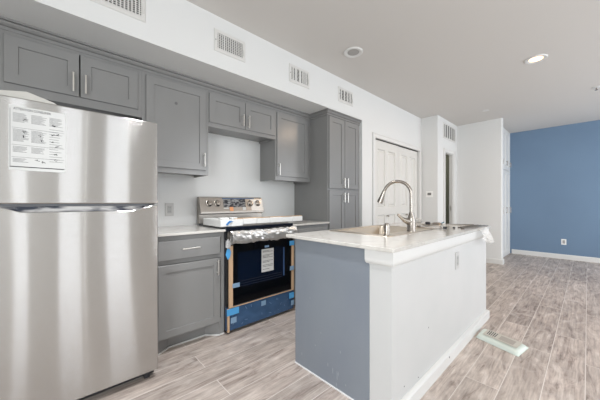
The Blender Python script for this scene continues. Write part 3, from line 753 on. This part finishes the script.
o = MB().lathe((2.08, -1.56, .7155), [(.001, .003), (.030, .001), (.045, .002), (.047, .0), (.001, -.0002)][::-1], 20).build('drain', 'nickel', t)
# air-gap cap
ag = MB().lathe((1.702, -1.832, .9187), [(.024, 0), (.024, .004), (.019, .006), (.019, .066), (.0175, .077), (.013, .085), (.001, .088)], 24).build('air_gap_cap', 'nickel')
smooth_angle(ag); tag(ag, 'short brushed nickel cylinder cap on the sink corner', 'cap')

# faucet
FX, FY, FZ = 2.10, -1.822, .9187
t = thing('faucet', 'tall brushed nickel gooseneck faucet with pull-down spray head', 'faucet', (FX, FY, FZ))
smooth_angle(MB().lathe((FX, FY, FZ), [(.033, 0), (.033, .006), (.030, .010), (.030, .095), (.027, .110), (.020, .130), (.016, .150), (.001, .151)], 28).build('base_body', 'nickel', t))
dv = Vector((-.25, .968, 0)); rad = .108
pts = []
z0 = FZ+.14; zc = 1.212
for k in range(6): pts.append(Vector((FX, FY, z0+(zc-z0)*k/5)))
for k in range(1, 15):
    a = PI*k/16; pts.append(Vector((FX, FY, zc))+dv*(rad-rad*math.cos(a))+Vector((0, 0, rad*math.sin(a))))
e = pts[-1]; dirn = (pts[-1]-pts[-2]).normalized()
pts.append(e+dirn*.01)
smooth_angle(MB().tube(pts, .0125, 18).build('gooseneck', 'nickel', t))
p = pts[-1]
dirn = (dirn+Vector((0, 0, -.35))).normalized()
hd = [p, p+dirn*.006, p+dirn*.03, p+dirn*.088, p+dirn*.106, p+dirn*.108]
smooth_angle(MB().tube(hd, [.0135, .015, .0165, .0235, .024, .017], 20).build('spray_head', 'nickel', t))
# lever: leaves the body towards the kitchen and sweeps up
lv = Vector((-.62, .42, 0)).normalized()
b0 = Vector((FX, FY, FZ+.078))
lp = [b0, b0+lv*.030+Vector((0, 0, .000)), b0+lv*.06+Vector((0, 0, .012)), b0+lv*.088+Vector((0, 0, .032)), b0+lv*.110+Vector((0, 0, .052)), b0+lv*.117+Vector((0, 0, .058))]
smooth_angle(MB().tube(lp, [.029, .026, .018, .010, .010, .005], 16).build('lever', 'nickel', t))

# loose plumbing bits on the island top
ZC = .9142
t = thing('sink_strainer', 'dark sink strainer with knob lying upside down on the island top', 'strainer', (2.86, -1.65, ZC))
smooth_angle(MB().lathe((2.86, -1.65, ZC), [(.055, 0), (.057, .004), (.050, .008), (.025, .010), (.001, .011)], 24).build('flange', 'nickel', t))
smooth_angle(MB().lathe((2.86, -1.65, ZC+.0105), [(.022, 0), (.024, .004), (.024, .018), (.017, .022), (.001, .023)], 18).build('basket', 'dark', t))
smooth_angle(tag(MB().lathe((3.02, -1.68, ZC), [(.052, 0), (.055, .003), (.050, .012), (.030, .020), (.001, .021)], 24).build('drain_flange', 'nickel'), 'shallow round drain flange behind the dark strainer', 'drain part'))
t = thing('supply_tube', 'thin metal supply tube with dark end nuts lying on the island top', 'tube', (2.5, -1.8, ZC))
smooth_angle(MB().tube([(2.44, -1.74, ZC+.012), (2.455, -1.80, ZC+.009), (2.48, -1.86, ZC+.009), (2.50, -1.925, ZC+.011)], .0065, 10).build('tube', 'nickel', t))
smooth_angle(MB().cyl((2.50, -1.923, ZC+.0125), (2.505, -1.95, ZC+.0125), .0115, n=6).build('nut', 'dark', t), 30)
smooth_angle(MB().cyl((2.44, -1.742, ZC+.0125), (2.436, -1.72, ZC+.0125), .0115, n=6).build('nut', 'nickel', t), 30)
for x, y, l in ((2.575, -1.686, 'dark pipe nut beside the faucet end of the island sink'), (2.60, -1.865, 'dark pipe nut between supply tube and metal brackets'), (2.647, -1.962, 'small dark nut nearest the front edge of the island')):
    o = MB().lathe((x, y, ZC), [(.009, 0), (.011, .003), (.011, .011), (.008, .014), (.001, .014)], 8).build('pipe_nut', 'dark')
    tag(o, l, 'nut', 'pipe nuts on the island')
def bracket(a, b, wd, label):
    a = Vector(a); b = Vector(b); d = (b-a).normalized(); n_ = Vector((-d.y, d.x, 0))
    m = MB(); h = .010
    for s0, s1, h0, h1 in ((-wd, -wd+.003, 0, h), (wd-.003, wd, 0, h), (-wd+.003, wd-.003, 0, .002)):
        m.box(0, (b-a).length, s0, s1, h0, h1)
    q = Matrix.Translation(a) @ Matrix(((d.x, n_.x, 0, 0), (d.y, n_.y, 0, 0), (0, 0, 1, 0), (0, 0, 0, 1)))
    bmesh.ops.transform(m.bm, matrix=q, verts=m.bm.verts)
    tag(m.build('metal_bracket', 'steel2'), label, 'bracket', 'metal brackets on the island')
bracket((2.60, -2.045, ZC), (3.17, -2.095, ZC), .012, 'long thin metal bracket along the front edge of the island')
bracket((2.72, -1.985, ZC), (3.18, -2.035, ZC), .014, 'long thin metal bracket second from the front edge of the island')
bracket((3.02, -1.77, ZC), (3.16, -1.985, ZC), .013, 'short metal bracket lying crosswise at the far end of the island')
def crumple(name, loc, sx, sy, sz, m_, label, cat, seed=0, fr=2.4):
    m = MB(); bmesh.ops.create_icosphere(m.bm, subdivisions=3, radius=1)
    for v in m.bm.verts:
        k = 1+.8*noise.noise(v.co*fr+Vector((seed, 0, 0))); c = v.co*k
        v.co = Vector((c.x*sx, c.y*sy, max(-.55, c.z)*sz))
    zmin = min(v.co.z for v in m.bm.verts)
    o = m.build(name, m_); o.location = (loc[0], loc[1], loc[2]-zmin+.0005)
    return tag(o, label, cat)
crumple('plastic_bag', (3.135, -1.40, ZC), .05, .08, .030, 'bag', 'crumpled clear plastic bag at the far back of the island top', 'plastic bag', 3)
o = MB().cyl((3.08, -1.70, ZC+.0065), (3.095, -1.73, ZC+.024), .006, .004, n=12).build('marker_cap', mat('teal_plastic', (60, 120, 140), .4)); tag(o, 'small teal plastic cap beside the crumpled bag on the island', 'cap')
# bag hanging over the front right corner
m = MB(); bm = m.bm; nu, nv_ = 18, 16; G = []
for i in range(nu+1):
    row = []
    for j in range(nv_+1):
        u, v = i/nu, j/nv_
        x = 2.74+.26*u*(1-.10*v)+.10*v*v*u; 
        amp = .012+.030*v
        z = .918-.150*v*(.70+.55*u-.25*u*u)
        y = -2.128-.014*min(1, v*4)-.012*v+amp*(-.5+.9*noise.noise(Vector((u*6, v*3, 1))))*(1 if v > .05 else 0)
        y = min(y, -2.1265)
        if v > .85: x += .02*noise.noise(Vector((u*9, 5, v))); z += .015*noise.noise(Vector((u*11, 2, v)))
        row.append(bm.verts.new((x, y, z)))
    G.append(row)
for i in range(nu):
    for j in range(nv_): bm.faces.new((G[i][j], G[i+1][j], G[i+1][j+1], G[i][j+1]))
# part that lies on the counter
top = [bm.verts.new((2.75+.25*i/nu, -2.107+.004*math.sin(i), .9185+.002*math.sin(i*1.7))) for i in range(nu+1)]
for i in range(nu): bm.faces.new((G[i][0], top[i], top[i+1], G[i+1][0]))
tag(m.build('plastic_bag', 'bag'), 'thin clear plastic bag hanging over the far front corner of the island', 'plastic bag')

# green packet on the floor
t = thing('wipes_packet', 'flat pale mint green plastic packet on the floor beside the island', 'packet', (2.68, -2.29, 0))
c4 = [Vector((2.640, -2.130)), Vector((2.850, -2.135)), Vector((2.750, -2.465)), Vector((2.535, -2.430))]
def pk(u, v): # u along length, v across
    a = c4[3].lerp(c4[0], 1-u) if False else c4[0].lerp(c4[3], u); b = c4[1].lerp(c4[2], u); return a.lerp(b, v)
m = MB(); bm = m.bm; nu, nv_ = 22, 10; Gt, Gb = [], []
for i in range(nu+1):
    rt, rb = [], []
    for j in range(nv_+1):
        u, v = i/nu, j/nv_; p = pk(u, v)
        e_ = min(1, min(u, 1-u)*12)**.35*min(1, min(v, 1-v)*7)**.35
        hz = .003+.024*e_*(1+.12*noise.noise(Vector((u*7, v*4, 0))))
        rt.append(bm.verts.new((p.x, p.y, hz))); rb.append(bm.verts.new((p.x, p.y, .0015)))
    Gt.append(rt); Gb.append(rb)
for i in range(nu):
    for j in range(nv_):
        bm.faces.new((Gt[i][j], Gt[i+1][j], Gt[i+1][j+1], Gt[i][j+1])); bm.faces.new((Gb[i][j], Gb[i][j+1], Gb[i+1][j+1], Gb[i+1][j]))
for i in range(nu):
    for a in (0, nv_): bm.faces.new((Gt[i][a], Gb[i][a], Gb[i+1][a], Gt[i+1][a]))
for j in range(nv_):
    for a in (0, nu): bm.faces.new((Gt[a][j], Gt[a][j+1], Gb[a][j+1], Gb[a][j]))
smooth_angle(m.build('pouch', 'mint', t), 60)
def patch(u0, u1, v0, v1, h, name, mt):
    m = MB(); g = []
    for i in range(7):
        row = []
        for j in range(4):
            u = u0+(u1-u0)*i/6; v = v0+(v1-v0)*j/3; p = pk(u, v); row.append(m.bm.verts.new((p.x, p.y, h)))
        g.append(row)
    for i in range(6):
        for j in range(3): m.bm.faces.new((g[i][j], g[i+1][j], g[i+1][j+1], g[i][j+1]))
    return m.build(name, mt, t)
patch(.14, .90, .28, .92, .0305, 'label_patch', 'label')
for k in range(5):
    patch(.20+.045*k, .22+.045*k, .42, .85, .0312, 'printing', 'ink' if k % 2 else 'inkl')
patch(.48, .80, .40, .80, .0312, 'printing', mat('packet_print', (165, 158, 150), .6))

# ------------------------------------------------------------------ vents
def wall_vent(name, x0, x1, z0, z1, yf, label, group, blades, div=None, rows=9, lever=True, back='ventd'):
    t = thing(name, label, 'vent', ((x0+x1)/2, yf, (z0+z1)/2), group)
    fr = .028
    m = MB(); bm = m.bm
    def rg(i, y): return [bm.verts.new(p) for p in ((x0+i, y, z0+i), (x1-i, y, z0+i), (x1-i, y, z1-i), (x0+i, y, z1-i))]
    R_ = [rg(0, yf-.0005), rg(0, yf-.005), rg(.006, yf-.009), rg(fr, yf-.009), rg(fr, yf-.001)]
    for a, b in zip(R_, R_[1:]):
        for k in range(4): bm.faces.new((a[k], a[(k+1) % 4], b[(k+1) % 4], b[k]))
    m.build('frame', 'vent', t)
    MB().box(x0+fr, x1-fr, yf-.0016, yf-.0006, z0+fr, z1-fr).build('backing', back, t)  # flat sheet toned for the shade behind the blades
    a, b = x0+fr, x1-fr
    m = MB()
    for k in range(rows):
        z = z0+fr+(z1-z0-2*fr)*(k+.5)/rows; m.box(a, b, yf-.0035, yf-.0020, z-.0024, z+.0024)
    if rows: m.build('rear_blades', 'vent', t)
    m = MB()
    for k in range(blades):
        x = a+(b-a)*(k+.5)/blades; w_ = (b-a)/blades*.18; m.box(x-w_, x+w_, yf-.0080, yf-.0040, z0+fr, z1-fr)
    m.build('front_blades', 'vent', t)
    for d in (div or ()): MB().box(a+(b-a)*d-.005, a+(b-a)*d+.005, yf-.0088, yf-.0082, z0+fr, z1-fr).build('divider_bar', 'trim', t)
    if lever:
        m = MB().box(x1-.020, x1-.014, yf-.016, yf-.0091, z0+.05, z0+.10); m.build('damper_lever', 'vent', t)
        m = MB(); [m.cyl((x_, yf-.0092, (z0+z1)/2), (x_, yf-.011, (z0+z1)/2), .004, n=8) for x_ in (x0+.012,)]; m.build('screw', 'ventd', t)
    return t
g = 'supply vents along the kitchen soffit'
wall_vent('supply_vent', .14, .482, 2.414, 2.60, -YS, 'white soffit vent above the refrigerator, cut off by the picture top', g, 13)
wall_vent('supply_vent', .990, 1.286, 2.418, 2.603, -YS, 'white soffit vent with vertical blades above the range', g, 13, (.26,))
wall_vent('supply_vent', 1.812, 2.106, 2.414, 2.603, -YS, 'white soffit vent above the single-door cabinet beside the pantry', g, 5, (.22, .55, .8))
wall_vent('supply_vent', 2.616, 2.918, 2.417, 2.601, -YS, 'white soffit vent directly above the tall pantry cabinet', g, 4, (.12, .75), 7)
wall_vent('return_grille', 5.32, 5.98, 2.35, 2.645, -.952, 'larger white return grille above the narrow hall doorway', None, 5, None, 0, False, 'grille_interior')

# ------------------------------------------------------------------ ceiling fittings
def downlight(x, y, label, lit):
    t = thing('recessed_downlight', label, 'ceiling light', (x, y, H), 'recessed ceiling lights')
    zc = H-.0005
    m = MB(); m.lathe((x, y, 0), [(.098, zc), (.098, zc-.004), (.092, zc-.010), (.078, zc-.011), (.061, zc-.004), (.060, zc-.0001)], 36)
    smooth_angle(m.build('trim_ring', 'trim', t), 30)
    MB().lathe((x, y, 0), [(.001, zc-.0055), (.0595, zc-.0045), (.0595, zc-.001), (.001, zc-.001)], 32).build('lens', 'lamp' if lit else 'lampoff', t)
    if lit == 1:
        l = bpy.data.lights.new('downlight_beam', 'AREA'); l.shape = 'DISK'; l.size = .13; l.energy = 13; l.color = (1, .74, .52)
        o = bpy.data.objects.new('downlight_beam', l); C.objects.link(o); o.location = (x, y, H-.014)
downlight(.62, -1.62, 'lit recessed ceiling light over the kitchen aisle near the refrigerator', 2)  # fixture added to go with the kitchen fill spot
downlight(1.05, -1.30, 'lit recessed ceiling light over the kitchen aisle near the range', 2)  # second added fixture, pairs with the other fill spot
downlight(2.305, -1.115, 'unlit recessed ceiling light in a white ring near the soffit', False)
downlight(3.875, -2.395, 'lit warm recessed ceiling light over the living area', True)
m = MB(); smooth_angle(tag(m.lathe((5.42, -1.595, 0), [(.05, H-.0005), (.05, H-.004), (.001, H-.006)], 24).build('ceiling_cover_plate', 'trim'), 'small flat round cover plate on the ceiling near the hall', 'cover plate'))
t = thing('fire_sprinkler', 'small white ceiling sprinkler at the right edge of the photo', 'sprinkler', (5.43, -2.86, H))
smooth_angle(MB().lathe((5.43, -2.86, 0), [(.045, H-.0005), (.043, H-.006), (.020, H-.010), (.001, H-.010)], 24).build('escutcheon', 'trim', t))
smooth_angle(MB().lathe((5.43, -2.86, 0), [(.008, H-.0105), (.008, H-.035), (.018, H-.037), (.018, H-.040), (.001, H-.041)], 14).build('nozzle', 'nickel', t))

downlight(5.58, -.30, 'lit recessed ceiling light inside the narrow hall room', 3)  # fixture added to go with the hall fill

# ------------------------------------------------------------------ outlets, thermostat
def plate(name, origin, axis, w_, h_, label, cat, kind='outlet', mt='plate'):
    # axis: 'y-' faces -y; 'x-' faces -x
    t = thing(name, label, cat, origin)
    def B(m, u0, u1, v0, v1, d0, d1, bev=0):
        x, y, z = origin
        if axis == 'y-': m.box(x+u0, x+u1, y-d1, y-d0, z+v0, z+v1, bev)
        else: m.box(x-d1, x-d0, y+u0, y+u1, z+v0, z+v1, bev)
        return m
    B(MB(), -w_/2, w_/2, -h_/2, h_/2, .0004, .006, .002).build('cover_plate', mt, t)
    if kind == 'outlet':
        m = MB(); B(m, -w_*.24, w_*.24, -h_*.29, h_*.29, .0062, .0082, .001); m.build('receptacle', 'recept', t)
        m = MB()
        for s_ in (-1, 1):
            for u in (-.006, .005): B(m, u-.001, u+.001, s_*h_*.16-.004, s_*h_*.16+.004, .0083, .0088)
        m.build('slots', 'dark', t)
    return t, B
plate('wall_outlet', (.8385, 0, 1.08), 'y-', .080, .125, 'white outlet on the kitchen wall between refrigerator and range', 'outlet', mt='plateg')
plate('wall_outlet', (2.29, -2.092, .70), 'y-', .080, .128, 'white outlet on the back of the island', 'outlet', mt='plateg')
plate('wall_outlet', (7.62, -2.448, .348), 'x-', .075, .115, 'white outlet low on the blue wall', 'outlet')
t, B = plate('thermostat', (5.057, -.812, 1.30), 'x-', .125, .112, 'small white thermostat with grey screen beside the closet', 'thermostat', 'none')
m = MB(); B(m, -.032, .032, -.018, .026, .0062, .012, .002); m.build('screen', 'grille_interior', t)

# ------------------------------------------------------------------ white built-in cabinet at the far corner
t = thing('built_in_cabinet', 'tall white built-in cabinet between the end wall and blue wall', 'cabinet', (6.92, -1.6, 0))
MB().box(6.222, 7.618, -1.58, -.96, 0, H-.001).build('carcass', 'trim', t)
W3 = [(6.25, 6.69), (6.70, 7.09), (7.10, 7.46)]
for a, b in W3:
    for z0, z1, hz in ((.05, 1.82, (.92, 1.05)), (1.84, 2.66, (1.93, 2.03))):
        d = MB().shaker(a, b, z0, z1, -1.581, -1.60, .07, .008).build('door', 'trim', t)
        m = MB(); x = b-.035; m.cyl((x, -1.625, hz[0]), (x, -1.625, hz[1]), .006, n=10).cyl((x, -1.6005, hz[0]+.015), (x, -1.625, hz[0]+.015), .005, n=8).cyl((x, -1.6005, hz[1]-.015), (x, -1.625, hz[1]-.015), .005, n=8)
        smooth_angle(m.build('handle', 'nickel', d))
